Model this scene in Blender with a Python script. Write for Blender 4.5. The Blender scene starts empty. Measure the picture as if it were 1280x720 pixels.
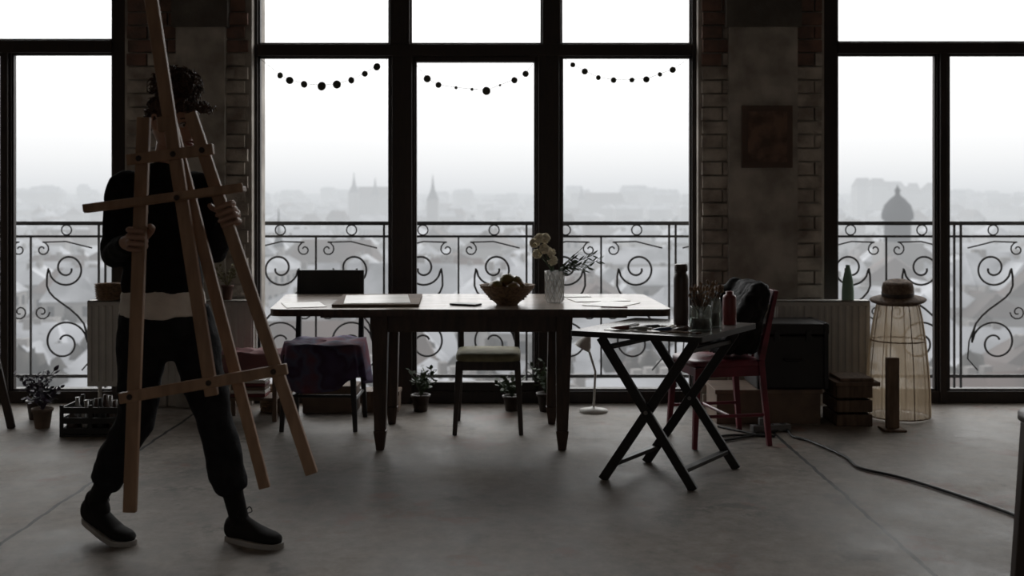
import bpy, math, random
from mathutils import Vector, Matrix, Euler
R = random.Random(7)
V = Vector
sc = bpy.context.scene
sc.view_settings.view_transform = 'Standard'

# ---------------------------------------------------------------- materials
def M(name, c1, c2=None, scale=6.0, rough=.6, metal=0.0, bump=0.0, bscale=30.0, spec=.5, detail=6, stretch=(1, 1, 1), lo=.35, hi=.65):
    m = bpy.data.materials.new(name); m.use_nodes = True
    nt = m.node_tree; N = nt.nodes; L = nt.links
    b = N['Principled BSDF']
    b.inputs['Roughness'].default_value = rough
    b.inputs['Metallic'].default_value = metal
    b.inputs['Specular IOR Level'].default_value = spec
    if c2 is None:
        c2 = tuple(x * .7 for x in c1)
    tc = N.new('ShaderNodeTexCoord'); mp = N.new('ShaderNodeMapping')
    mp.inputs['Scale'].default_value = stretch
    L.new(tc.outputs['Object'], mp.inputs['Vector'])
    n = N.new('ShaderNodeTexNoise'); n.inputs['Scale'].default_value = scale; n.inputs['Detail'].default_value = detail
    L.new(mp.outputs[0], n.inputs['Vector'])
    r = N.new('ShaderNodeValToRGB')
    r.color_ramp.elements[0].position = lo; r.color_ramp.elements[0].color = (*c2, 1)
    r.color_ramp.elements[1].position = hi; r.color_ramp.elements[1].color = (*c1, 1)
    L.new(n.outputs['Fac'], r.inputs[0]); L.new(r.outputs[0], b.inputs['Base Color'])
    if bump:
        n2 = N.new('ShaderNodeTexNoise'); n2.inputs['Scale'].default_value = bscale; n2.inputs['Detail'].default_value = 5
        L.new(mp.outputs[0], n2.inputs['Vector'])
        bp = N.new('ShaderNodeBump'); bp.inputs['Strength'].default_value = bump; bp.inputs['Distance'].default_value = .01
        L.new(n2.outputs['Fac'], bp.inputs['Height']); L.new(bp.outputs[0], b.inputs['Normal'])
    return m

def floor_mat():
    m = bpy.data.materials.new('floor_concrete'); m.use_nodes = True
    nt = m.node_tree; N = nt.nodes; L = nt.links; b = N['Principled BSDF']
    tc = N.new('ShaderNodeTexCoord')
    def noise(s, d=8, rg=.6):
        n = N.new('ShaderNodeTexNoise'); n.inputs['Scale'].default_value = s; n.inputs['Detail'].default_value = d
        n.inputs['Roughness'].default_value = rg; L.new(tc.outputs['Object'], n.inputs['Vector']); return n
    def ramp(src, p0, c0, p1, c1):
        r = N.new('ShaderNodeValToRGB'); e = r.color_ramp.elements
        e[0].position = p0; e[0].color = (*c0, 1); e[1].position = p1; e[1].color = (*c1, 1)
        L.new(src, r.inputs[0]); return r
    def mix(f, a, c, t='MIX'):
        x = N.new('ShaderNodeMixRGB'); x.blend_type = t
        if isinstance(f, float): x.inputs[0].default_value = f
        else: L.new(f, x.inputs[0])
        for i, s in ((1, a), (2, c)):
            if isinstance(s, tuple): x.inputs[i].default_value = (*s, 1)
            else: L.new(s, x.inputs[i])
        return x
    n1 = noise(1.6, 10, .72); n2 = noise(14, 10, .75); n3 = noise(2.6, 7, .62); n4 = noise(4.5, 3); n5 = noise(3.4, 9, .7)
    r1 = ramp(n1.outputs['Fac'], .36, (.13, .113, .096), .64, (.31, .27, .232))
    r2 = ramp(n2.outputs['Fac'], .3, (.55, .55, .55), .7, (1.2, 1.2, 1.2))
    c = mix(1.0, r1.outputs[0], r2.outputs[0], 'MULTIPLY')
    st = ramp(n3.outputs['Fac'], .60, (0, 0, 0), .66, (.55, .55, .55))
    c2 = mix(st.outputs[0], c.outputs[0], (.18, .08, .06))
    st2 = ramp(n5.outputs['Fac'], .36, (.7, .7, .7), .42, (0, 0, 0))
    c2 = mix(st2.outputs[0], c2.outputs[0], (.075, .065, .057))
    sep = N.new('ShaderNodeSeparateXYZ'); L.new(tc.outputs['Object'], sep.inputs[0])
    def math_(op, a, bb):
        x = N.new('ShaderNodeMath'); x.operation = op
        for i, s in enumerate((a, bb)):
            if s is None: continue
            if isinstance(s, (int, float)): x.inputs[i].default_value = s
            else: L.new(s, x.inputs[i])
        return x.outputs[0]
    wob = math_('MULTIPLY', math_('SUBTRACT', n4.outputs['Fac'], .5), .05)
    lines = None
    for x0 in (-1.79, 1.53):
        d = math_('ABSOLUTE', math_('ADD', math_('SUBTRACT', sep.outputs[0], x0), wob), None)
        l = math_('LESS_THAN', d, .009)
        lines = l if lines is None else math_('MAXIMUM', lines, l)
    c3 = mix(lines, c2.outputs[0], (.012, .011, .010))
    L.new(c3.outputs[0], b.inputs['Base Color'])
    rr = ramp(n1.outputs['Fac'], .3, (.46, .46, .46), .7, (.72, .72, .72)); L.new(rr.outputs[0], b.inputs['Roughness'])
    h = math_('SUBTRACT', n2.outputs['Fac'], lines)
    bp = N.new('ShaderNodeBump'); bp.inputs['Strength'].default_value = .2; bp.inputs['Distance'].default_value = .01
    L.new(h, bp.inputs['Height']); L.new(bp.outputs[0], b.inputs['Normal'])
    b.inputs['Specular IOR Level'].default_value = .35
    return m

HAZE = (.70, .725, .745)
def haze_mat(name, c1, c2, scale, L0=620.0):  # haze is painted into the surface: a glow mixed in with distance
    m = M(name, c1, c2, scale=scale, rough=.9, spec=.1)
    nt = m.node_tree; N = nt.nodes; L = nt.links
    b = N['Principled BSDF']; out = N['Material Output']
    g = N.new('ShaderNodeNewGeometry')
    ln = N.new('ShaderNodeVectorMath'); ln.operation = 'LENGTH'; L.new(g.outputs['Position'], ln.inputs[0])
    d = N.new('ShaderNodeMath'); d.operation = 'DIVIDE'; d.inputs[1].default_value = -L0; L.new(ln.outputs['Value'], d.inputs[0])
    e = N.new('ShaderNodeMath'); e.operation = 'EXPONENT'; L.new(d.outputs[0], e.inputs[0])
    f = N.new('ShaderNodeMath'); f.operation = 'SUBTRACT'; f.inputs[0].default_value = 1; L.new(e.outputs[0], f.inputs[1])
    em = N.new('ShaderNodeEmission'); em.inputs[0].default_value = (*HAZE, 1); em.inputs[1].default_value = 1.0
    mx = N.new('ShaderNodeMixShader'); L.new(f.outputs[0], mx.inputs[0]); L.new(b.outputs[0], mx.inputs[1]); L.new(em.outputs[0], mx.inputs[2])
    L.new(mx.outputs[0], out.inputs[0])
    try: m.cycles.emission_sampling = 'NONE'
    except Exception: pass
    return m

def glass_mat(name, tint=(1, 1, 1), gloss=.012, rough=.02, body=0.0, bodycol=(.6, .6, .6)):
    m = bpy.data.materials.new(name); m.use_nodes = True
    nt = m.node_tree; N = nt.nodes; L = nt.links; N.remove(N['Principled BSDF']); out = N['Material Output']
    t = N.new('ShaderNodeBsdfTransparent'); t.inputs[0].default_value = (*tint, 1)
    g = N.new('ShaderNodeBsdfGlossy'); g.inputs['Roughness'].default_value = rough
    mx = N.new('ShaderNodeMixShader'); mx.inputs[0].default_value = gloss
    L.new(t.outputs[0], mx.inputs[1]); L.new(g.outputs[0], mx.inputs[2])
    s = mx
    if body:
        d = N.new('ShaderNodeBsdfDiffuse'); d.inputs[0].default_value = (*bodycol, 1)
        tr = N.new('ShaderNodeBsdfTranslucent'); tr.inputs[0].default_value = (*bodycol, 1)
        a = N.new('ShaderNodeMixShader'); L.new(d.outputs[0], a.inputs[1]); L.new(tr.outputs[0], a.inputs[2])
        m2 = N.new('ShaderNodeMixShader'); m2.inputs[0].default_value = body
        L.new(mx.outputs[0], m2.inputs[1]); L.new(a.outputs[0], m2.inputs[2]); s = m2
    L.new(s.outputs[0], out.inputs[0])
    return m

m_floor = floor_mat()
m_conc = M('concrete', (.52, .48, .43), (.28, .25, .22), scale=5, rough=.9, bump=.5, bscale=25)
m_conc2 = M('concrete_dark', (.15, .135, .12), (.08, .07, .062), scale=4, rough=.9, bump=.5)
m_brick = M('brick_painted', (.60, .545, .48), (.28, .235, .205), scale=7, rough=.9, bump=.5, bscale=50)
m_brickr = M('brick_raw', (.24, .14, .11), (.13, .09, .075), scale=9, rough=.9, bump=.5, bscale=50)
m_plast = M('plaster', (.58, .515, .44), (.47, .41, .35), scale=3, rough=.95, bump=.2)
m_frame = M('window_frame', (.028, .016, .012), (.018, .011, .009), scale=10, rough=.5, stretch=(8, 8, 1))
m_glass = glass_mat('window_glass')
m_iron = M('wrought_iron', (.055, .055, .058), (.035, .035, .037), rough=.6, metal=.2)
m_black = M('black_paint', (.018, .016, .015), (.010, .009, .009), rough=.5)
m_tabletop = M('table_top_wood', (.50, .43, .37), (.34, .28, .23), scale=5, rough=.22, stretch=(1, 9, 9), spec=.7)
m_tablewd = M('table_wood', (.075, .042, .028), (.04, .022, .014), scale=6, rough=.5, stretch=(6, 6, 1))
m_easel = M('easel_beech', (.42, .25, .15), (.29, .165, .095), scale=5, rough=.5, stretch=(6, 6, 1.2))
m_red = M('chair_red_paint', (.22, .030, .05), (.12, .018, .03), scale=8, rough=.4)
m_dwood = M('dark_wood', (.05, .03, .022), (.028, .017, .012), scale=7, rough=.5, stretch=(6, 6, 1))
m_wood = M('raw_wood', (.20, .13, .085), (.11, .07, .045), scale=6, rough=.7, stretch=(6, 6, 1))
m_olive = M('cushion', (.34, .31, .19), (.25, .23, .14), scale=20, rough=.8)
m_paper = M('paper', (.80, .77, .73), (.66, .63, .59), scale=7, rough=.4)
m_card = M('cardboard', (.20, .14, .10), (.14, .10, .075), scale=8, rough=.85)
m_white = M('white_enamel', (.62, .60, .56), (.5, .48, .45), scale=5, rough=.45)
m_wick = M('wicker', (.30, .19, .11), (.14, .085, .05), scale=60, rough=.7, bump=.8, bscale=120)
m_fruit = M('fruit_skin', (.16, .17, .04), (.18, .08, .03), scale=14, rough=.4)
m_leaf = M('leaves', (.05, .085, .03), (.025, .045, .02), scale=20, rough=.6)
m_leafp = M('leaves_purple', (.055, .032, .08), (.03, .035, .03), scale=20, rough=.6)
m_petal = glass_mat('white_petals', body=.95, bodycol=(.85, .80, .68))
m_terra = M('terracotta', (.14, .07, .05), (.09, .05, .04), scale=12, rough=.8)
m_jar = glass_mat('jar_glass', tint=(.80, .84, .82), gloss=.10, rough=.05, body=.12, bodycol=(.4, .4, .38))
m_vase = glass_mat('vase_glass', tint=(.9, .9, .9), gloss=.12, rough=.1, body=.30, bodycol=(.7, .7, .69))
m_bottle = M('bottle_brown', (.07, .04, .03), (.04, .025, .02), rough=.35)
m_redcan = M('red_can', (.20, .03, .03), (.13, .02, .02), rough=.4)
m_metal = M('metal', (.35, .35, .35), (.25, .25, .25), rough=.35, metal=1)
m_net = glass_mat('net_fabric', tint=(1, .98, .94), gloss=.01, rough=.5, body=.58, bodycol=(.58, .48, .36))
m_straw = M('straw', (.22, .15, .10), (.11, .07, .05), scale=50, rough=.8, bump=.6, bscale=150)
m_green = M('green_glass', (.30, .48, .38), (.24, .40, .32), rough=.35)
m_jacket = M('jacket_cloth', (.014, .013, .014), (.007, .007, .007), scale=15, rough=.75, bump=.5, bscale=20, spec=.2)
m_paintA = M('painting_canvas', (.21, .125, .09), (.095, .06, .047), scale=9, rough=.7, lo=.42, hi=.58)
m_paintB = M('painting_ground', (.14, .09, .068), (.10, .066, .052), scale=5, rough=.7)
m_skin = M('skin', (.46, .27, .19), (.39, .22, .155), scale=12, rough=.5)
m_hair = M('hair_brown', (.085, .040, .022), (.04, .02, .012), scale=25, rough=.5)
m_sweat = M('black_sweater', (.013, .012, .014), (.008, .008, .009), scale=40, rough=.9, bump=.5, bscale=150, spec=.15)
m_trous = M('black_trousers', (.018, .018, .020), (.011, .011, .013), scale=20, rough=.85, bump=.4, bscale=80, spec=.15)
m_shirt = M('white_shirt', (.84, .78, .71), (.74, .69, .63), scale=20, rough=.85, bump=.3, bscale=60)
m_shoe = M('black_canvas', (.016, .015, .015), rough=.8, spec=.2)
m_sole = M('rubber_sole', (.40, .37, .34), rough=.6)
m_eye = M('eye_white', (.6, .58, .55), rough=.2)
m_iris = M('iris', (.04, .02, .012), rough=.2)
m_lip = M('lips', (.34, .12, .10), rough=.45)
m_rubber = M('black_rubber', (.02, .02, .02), rough=.5)

def cloth_mat():
    m = M('patterned_cloth', (.09, .065, .13), (.17, .06, .085), scale=6, rough=.85, bump=.4, bscale=30, detail=2, spec=.2)
    r = [n for n in m.node_tree.nodes if n.type == 'VALTORGB'][0]
    e = r.color_ramp.elements.new(.5); e.color = (.11, .11, .18, 1)
    e = r.color_ramp.elements.new(.56); e.color = (.07, .04, .08, 1)
    return m
m_cloth = cloth_mat()

# ---------------------------------------------------------------- mesh builder
def cat(pts, sub=6, closed=False):
    P = [V(p) for p in pts]; out = []; n = len(P)
    for i in range(n - 1):
        p0 = P[max(i - 1, 0)]; p1 = P[i]; p2 = P[i + 1]; p3 = P[min(i + 2, n - 1)]
        for k in range(sub):
            t = k / sub
            out.append(.5 * ((2 * p1) + (-p0 + p2) * t + (2 * p0 - 5 * p1 + 4 * p2 - p3) * t * t + (-p0 + 3 * p1 - 3 * p2 + p3) * t ** 3))
    out.append(P[-1]); return out
def catr(rs, sub=6):
    out = []
    for i in range(len(rs) - 1):
        for k in range(sub): out.append(rs[i] + (rs[i + 1] - rs[i]) * k / sub)
    out.append(rs[-1]); return out

class MB:
    def __init__(s): s.v = []; s.f = []; s.m = []; s.s = []
    def add(s, vs, fs, mi=0, smooth=False):
        o = len(s.v); s.v += [V(x) for x in vs]
        for f in fs: s.f.append([i + o for i in f]); s.m.append(mi); s.s.append(smooth)
    def box(s, c, size, mi=0, rot=None):
        c = V(c); h = V(size) / 2; vs = []
        for x in (-1, 1):
            for y in (-1, 1):
                for z in (-1, 1):
                    p = V((x * h.x, y * h.y, z * h.z))
                    if rot is not None: p = rot @ p
                    vs.append(c + p)
        s.add(vs, [(0, 1, 3, 2), (4, 6, 7, 5), (0, 4, 5, 1), (2, 3, 7, 6), (0, 2, 6, 4), (1, 5, 7, 3)], mi)
    def bx(s, x0, x1, y0, y1, z0, z1, mi=0):
        s.box(((x0 + x1) / 2, (y0 + y1) / 2, (z0 + z1) / 2), (abs(x1 - x0), abs(y1 - y0), abs(z1 - z0)), mi)
    def beam(s, p, q, w, d, mi=0, dax=(0, 1, 0), w2=None, d2=None):
        p = V(p); q = V(q); t = (q - p).normalized(); side = t.cross(V(dax))
        if side.length < 1e-4: side = t.cross(V((1, 0, 0)))
        side.normalize(); dv = side.cross(t).normalized(); w2 = w2 or w; d2 = d2 or d; vs = []
        for c, a, b in ((p, w, d), (q, w2, d2)):
            for i, j in ((-1, -1), (1, -1), (1, 1), (-1, 1)): vs.append(c + side * a / 2 * i + dv * b / 2 * j)
        s.add(vs, [(0, 1, 2, 3), (7, 6, 5, 4), (0, 4, 5, 1), (1, 5, 6, 2), (2, 6, 7, 3), (3, 7, 4, 0)], mi)
    def tube(s, pts, r, mi=0, n=10, smooth=True):
        pts = [V(p) for p in pts]; m = len(pts)
        if not isinstance(r, (list, tuple)): r = [r] * m
        t0 = (pts[1] - pts[0]).normalized(); a = t0.orthogonal().normalized(); vs = []; fs = []
        for i in range(m):
            if i == 0: t = t0
            elif i == m - 1: t = (pts[i] - pts[i - 1]).normalized()
            else: t = (pts[i + 1] - pts[i - 1]).normalized()
            a = (a - t * a.dot(t)).normalized(); b = t.cross(a)
            for k in range(n):
                an = 2 * math.pi * k / n; vs.append(pts[i] + (a * math.cos(an) + b * math.sin(an)) * r[i])
        for i in range(m - 1):
            for k in range(n):
                k2 = (k + 1) % n; fs.append((i * n + k, i * n + k2, (i + 1) * n + k2, (i + 1) * n + k))
        s.add(vs, fs, mi, smooth)
        s.add([vs[k] for k in range(n)], [tuple(reversed(range(n)))], mi)
        s.add([vs[(m - 1) * n + k] for k in range(n)], [tuple(range(n))], mi)
    def wtube(s, pts, r, mi=0, n=12, sub=5):   # welded & rounded tube for remeshing
        P = cat(pts, sub); rr = catr(list(r), sub)
        t = (P[-1] - P[-2]).normalized(); e = P[-1]; re = rr[-1]
        for k in (.5, .85, 1.0): P.append(e + t * re * k); rr.append(re * math.sqrt(max(.02, 1 - k * k)))
        t = (P[0] - P[1]).normalized(); e = P[0]; re = rr[0]
        for k in (.5, .85, 1.0): P.insert(0, e + t * re * k); rr.insert(0, re * math.sqrt(max(.02, 1 - k * k)))
        s.tube2(P, rr, mi, n)
    def tube2(s, P, rr, mi, n):
        o = len(s.v); s.tube(P, rr, mi, n)
        m = len(P)
        s.f = s.f[:-2]; s.m = s.m[:-2]; s.s = s.s[:-2]; s.v = s.v[:o + m * n]
        s.f.append([o + k for k in reversed(range(n))]); s.m.append(mi); s.s.append(True)
        s.f.append([o + (m - 1) * n + k for k in range(n)]); s.m.append(mi); s.s.append(True)
    def loft(s, secs, mi=0, n=28, p=2.0, smooth=True):  # secs: (center, avec, bvec)
        vs = []; fs = []
        for c, a, b in secs:
            c = V(c); a = V(a); b = V(b)
            for k in range(n):
                t = 2 * math.pi * k / n; ct = math.cos(t); st = math.sin(t)
                x = math.copysign(abs(ct) ** (2 / p), ct); y = math.copysign(abs(st) ** (2 / p), st)
                vs.append(c + a * x + b * y)
        for i in range(len(secs) - 1):
            for k in range(n):
                k2 = (k + 1) % n; fs.append((i * n + k, i * n + k2, (i + 1) * n + k2, (i + 1) * n + k))
        fs.append(tuple(reversed(range(n)))); fs.append(tuple((len(secs) - 1) * n + k for k in range(n)))
        s.add(vs, fs, mi, smooth)
    def lathe(s, prof, c=(0, 0, 0), mi=0, n=32, rot=None, smooth=True, cap=True):
        c = V(c); vs = []; fs = []
        for r, z in prof:
            for k in range(n):
                t = 2 * math.pi * k / n; p = V((r * math.cos(t), r * math.sin(t), z))
                if rot is not None: p = rot @ p
                vs.append(c + p)
        m = len(prof)
        for i in range(m - 1):
            for k in range(n):
                k2 = (k + 1) % n; fs.append((i * n + k, i * n + k2, (i + 1) * n + k2, (i + 1) * n + k))
        s.add(vs, fs, mi, smooth)
        if cap:
            if prof[0][0] > 1e-4: s.add(vs[:n], [tuple(reversed(range(n)))], mi)
            if prof[-1][0] > 1e-4: s.add(vs[-n:], [tuple(range(n))], mi)
    def ell(s, c, r, mi=0, nu=16, nv=10, rot=None, jit=0.0):
        c = V(c); vs = []; fs = []
        for i in range(nv + 1):
            ph = math.pi * i / nv
            for k in range(nu):
                t = 2 * math.pi * k / nu
                j = 1 + (R.uniform(-jit, jit) if jit else 0)
                p = V((r[0] * math.sin(ph) * math.cos(t), r[1] * math.sin(ph) * math.sin(t), -r[2] * math.cos(ph))) * j
                if rot is not None: p = rot @ p
                vs.append(c + p)
        for i in range(nv):
            for k in range(nu):
                k2 = (k + 1) % nu; fs.append((i * nu + k, i * nu + k2, (i + 1) * nu + k2, (i + 1) * nu + k))
        s.add(vs, fs, mi, True)
    def leaf(s, p, q, w, mi=0, up=None, bend=0.0):
        p = V(p); q = V(q); d = q - p; sd = d.cross(up or V((R.uniform(-1, 1), R.uniform(-1, 1), 1)))
        if sd.length < 1e-6: sd = V((1, 0, 0))
        sd.normalize(); m1 = p + d * .35 + V((0, 0, bend)); m2 = p + d * .7 + V((0, 0, bend))
        s.add([p, m1 + sd * w, m2 + sd * w * .8, q, m2 - sd * w * .8, m1 - sd * w], [(0, 1, 5), (1, 2, 4, 5), (2, 3, 4)], mi, True)
    def make(s, name, mats, parent=None, bevel=0.0, mods=()):
        if parent is not None: o = parent.location.copy()
        elif s.v:
            xs = [v.x for v in s.v]; ys = [v.y for v in s.v]; zs = [v.z for v in s.v]
            o = V(((min(xs) + max(xs)) / 2, (min(ys) + max(ys)) / 2, min(zs)))
        me = bpy.data.meshes.new(name)
        me.from_pydata([tuple(v - o) for v in s.v], [], s.f)
        for m in mats: me.materials.append(m)
        me.polygons.foreach_set('material_index', s.m); me.polygons.foreach_set('use_smooth', s.s); me.update()
        ob = bpy.data.objects.new(name, me); sc.collection.objects.link(ob)
        if parent is not None: ob.parent = parent
        else: ob.location = o
        if bevel:
            b = ob.modifiers.new('bevel', 'BEVEL'); b.width = bevel; b.segments = 2; b.limit_method = 'ANGLE'; b.angle_limit = math.radians(50)
        for k in mods:
            if k[0] == 'remesh':
                r = ob.modifiers.new('remesh', 'REMESH'); r.mode = 'VOXEL'; r.voxel_size = k[1]; r.use_smooth_shade = True
            elif k[0] == 'smooth':
                r = ob.modifiers.new('smooth', 'SMOOTH'); r.factor = .5; r.iterations = k[1]
            elif k[0] == 'disp':
                tx = bpy.data.textures.new(name + '_folds', 'CLOUDS'); tx.noise_scale = k[2]; tx.noise_depth = 2
                r = ob.modifiers.new('folds', 'DISPLACE'); r.texture = tx; r.strength = k[1]; r.mid_level = .5
        return ob

def G(name, loc):
    e = bpy.data.objects.new(name, None); e.location = loc; e.empty_display_size = .1
    sc.collection.objects.link(e); return e

# ---------------------------------------------------------------- room shell
XL, XR, YB, YW, ZC = -4.4, 4.2, -3.0, 6.9, 3.35
b = MB(); b.bx(XL - .2, XR + .2, YB - .2, 7.3, -.2, 0); b.make('floor', [m_floor])
b = MB(); b.bx(XL - .2, XR + .2, YB - .2, 7.3, ZC, ZC + .2); b.make('ceiling', [m_plast])
b = MB(); b.bx(XL - .2, XL, YB, 7.3, 0, ZC); b.make('wall_left', [m_plast])
b = MB(); b.bx(XR, XR + .2, YB, 7.3, 0, ZC); b.make('wall_right', [m_plast])
b = MB()
b.bx(XL, -2.2, YB - .2, YB, 0, ZC); b.bx(2.2, XR, YB - .2, YB, 0, ZC); b.bx(-2.2, 2.2, YB - .2, YB, 0, .9); b.bx(-2.2, 2.2, YB - .2, YB, 2.6, ZC)  # window opening behind the camera is added, unseen, to let in fill light
b.make('wall_rear', [m_plast])

def bricks(b, x0, x1, z0, z1, yf, zsplit):
    z = z0; row = 0
    while z < z1 - .02:
        h = .072
        x = x0 - (.125 if row % 2 else 0)
        while x < x1 - .01:
            a = max(x + .005, x0); c = min(x + .245, x1)
            if c - a > .02:
                j = R.uniform(-.008, .012)
                red = z > zsplit + R.uniform(-.15, .15)
                b.bx(a, c, yf + j, yf + .1, z, z + h, 3 if red else 2)
            x += .25
        z += .084; row += 1
b = MB()
b.bx(XL, XR, 6.95, 7.3, 3.0, ZC, 1)                                      # lintel
b.bx(XL, -4.0, 6.92, 7.3, 0, 3.0, 0); b.bx(3.75, XR, 6.92, 7.3, 0, 3.0, 0)
for (x0, x1, c0, c1) in ((-2.375, -1.63, -2.06, -1.76), (1.172, 1.911, 1.33, 1.75)):
    b.bx(x0 - .02, x1 + .02, 6.93, 7.3, 0, 3.0, 0)
    bricks(b, x0, c0 + .01, .0, 3.0, 6.905, 2.15)
    bricks(b, c1 - .01, x1, .0, 3.0, 6.905, 2.15)
    b.bx(c0, c1, 6.86, 6.95, 0, 2.33, 0)
    b.bx(c0 - .02, c1 + .02, 6.84, 6.95, 2.33, 3.0, 1)
    b.bx(c0 - .03, c0 + .002, 6.88, 6.95, 1.95, 2.0, 0); b.bx(c1 - .002, c1 + .05, 6.88, 6.95, 2.02, 2.07, 0)
b.make('wall_window_side', [m_conc, m_conc2, m_brick, m_brickr])

def window(name, x0, x1, inner, mull, tz0, tz1, door=None, upper=()):
    g = G(name, ((x0 + x1) / 2, 7.04, 0))
    b = MB(); y0, y1 = 7.0, 7.08
    b.bx(x0, inner[0], y0, y1, 0, 3.0); b.bx(inner[1], x1, y0, y1, 0, 3.0)
    b.bx(inner[0], inner[1], y0, y1, 2.94, 3.0); b.bx(inner[0], inner[1], y0, y1, 0, .075)
    b.bx(inner[0], inner[1], y0 - .01, y1 + .01, tz0, tz1)
    edges = [inner[0]]
    for a, c in mull:
        b.bx(a + .015, c - .015, y0 - .008, y1, 0.0, tz0 + .01); b.bx(a, c, y0 + .012, y1 - .01, 0.02, tz0 + .01)
        edges += [a, c]
    edges.append(inner[1])
    uedges = [inner[0]]
    for a, c in upper:
        b.bx(a, c, y0 - .004, y1, tz1 - .01, 2.97); uedges += [a, c]
    uedges.append(inner[1])
    for ed, za, zb in ((edges, .075, tz0), (uedges, tz1, 2.94)):      # slim sash beads round every pane
        for i in range(0, len(ed), 2):
            a, c = ed[i], ed[i + 1]; t = .012
            b.bx(a, a + t, y0 + .02, y1 - .02, za, zb); b.bx(c - t, c, y0 + .02, y1 - .02, za, zb)
            b.bx(a, c, y0 + .02, y1 - .02, za, za + t); b.bx(a, c, y0 + .02, y1 - .02, zb - t, zb)
    if door:
        a, c = door
        b.bx(a, c, y0 + .005, y1 - .01, tz0 - .035, tz0); b.bx(a, c, y0 + .005, y1 - .01, .075, .13)
        b.bx(c + .03, c + .05, y0 - .055, y0 - .0, 1.02, 1.04); b.bx(c + .03, c + .05, y0 - .055, y0 - .04, .93, 1.04)
    b.make('frame', [m_frame], g, bevel=.004)
    p = MB(); p.bx(inner[0], inner[1], 7.037, 7.043, .05, 2.96)
    p.make('glass_pane', [m_glass], g)
    return g
window('window_1', -4.0, -2.41, (-3.93, -2.50), [(-3.2, -3.135)], 2.19, 2.27)
window('window_2', -1.65, 1.19, (-1.59, 1.125), [(-.765, -.61), (.15, .31)], 2.17, 2.245, door=(-.61, .15), upper=((-.765, -.64), (.19, .305)))
window('window_3', 1.94, 3.75, (2.035, 3.68), [(2.66, 2.735)], 2.185, 2.255)

for i, (x, w) in enumerate(((-3.2, 1.5), (-.23, 2.75), (2.85, 1.65))):
    l = bpy.data.lights.new('window_sky_portal', 'AREA'); l.shape = 'RECTANGLE'; l.size = w; l.size_y = 2.95; l.energy = 1
    l.cycles.is_portal = True
    o = bpy.data.objects.new('window_sky_portal', l); o.location = (x, 7.2, 1.5); o.rotation_euler = (-math.pi / 2, 0, 0); sc.collection.objects.link(o)

# balcony + railing
b = MB(); b.bx(-5, 5, 7.3, 7.85, -.22, -.04); b.make('balcony_slab', [M('balcony_concrete', (.25, .25, .25), (.18, .18, .18), rough=.9)])
def spiral(cx, cz, r, a0, turns, cw, n=22):
    pts = []
    for i in range(n + 1):
        t = i / n; a = a0 + (1 if cw else -1) * turns * 2 * math.pi * (1 - t); rr = r * (.22 + .78 * t)
        pts.append((cx + rr * math.cos(a), cz + rr * math.sin(a)))
    return pts
g = G('balcony_railing', (0, 7.7, 0))
b = MB()
for z, t in ((1.11, .026), (1.02, .016), (.06, .022)): b.bx(-4.9, 4.9, 7.7 - t / 2, 7.7 + t / 2, z - t / 2, z + t / 2)
per = .98; x0 = -4.80
while x0 + per < 4.95:
    for dx in (0, .045): b.bx(x0 + dx - .007, x0 + dx + .007, 7.694, 7.706, -.04, 1.11)
    xc = x0 + .0225 + per / 2
    b.bx(xc - .006, xc + .006, 7.694, 7.706, .06, 1.02)
    for s in (-1, 1):
        def m(pts): return [V((xc + s * x, 7.7, z)) for x, z in pts]
        top = spiral(.25, .80, .13, math.pi * 1.0, 1.5, True)
        bot = spiral(.23, .29, .16, math.pi * 0.0, 1.4, True)
        path = m(top) + m([(.11, .68), (.16, .60), (.27, .52), (.365, .42)]) + m(list(reversed(bot)))
        b.tube(cat(path, 2), .0074, 0, 6)
        b.tube(m(spiral(.08, .93, .05, math.pi * .5, 1.2, False, 14)) + m([(.24, .985), (.42, .94)]), .0056, 0, 5)
        b.tube(m(spiral(.075, .50, .055, 0, 1.3, False, 14)), .0056, 0, 5)
        b.tube(m([(.365, .42), (.41, .3), (.42, .18), (.35, .1)]), .0056, 0, 5)
    for i in range(2):
        xx = x0 + .0225 + (i + .5) * per / 2
        b.tube([V((xx + .035 * math.cos(a * math.pi / 6), 7.7, 1.064 + .035 * math.sin(a * math.pi / 6))) for a in range(13)], .005, 0, 5)
    x0 += per
b.make('ironwork', [m_iron], g)

# ---------------------------------------------------------------- city outside
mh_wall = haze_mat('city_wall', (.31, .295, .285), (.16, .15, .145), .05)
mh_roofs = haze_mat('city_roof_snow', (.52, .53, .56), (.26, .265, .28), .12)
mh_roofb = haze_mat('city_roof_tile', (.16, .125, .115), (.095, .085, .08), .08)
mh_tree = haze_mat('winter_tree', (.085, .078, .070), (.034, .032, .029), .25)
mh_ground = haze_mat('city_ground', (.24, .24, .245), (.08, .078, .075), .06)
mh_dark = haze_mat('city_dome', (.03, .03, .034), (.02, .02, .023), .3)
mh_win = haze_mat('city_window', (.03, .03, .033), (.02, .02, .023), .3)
def gz(y): return -27 + max(0, y - 500) * .020
b = MB()
ys = [9, 60, 120, 250, 500, 800, 1200, 1800, 2600]
vs = []; fs = []
for y in ys:
    for x in (-2600, -800, 0, 800, 2600): vs.append((x, y, gz(y)))
for i in range(len(ys) - 1):
    for j in range(4): fs.append((i * 5 + j, i * 5 + j + 1, (i + 1) * 5 + j + 1, (i + 1) * 5 + j))
b.add(vs, fs); b.make('city_ground', [mh_ground])
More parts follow.
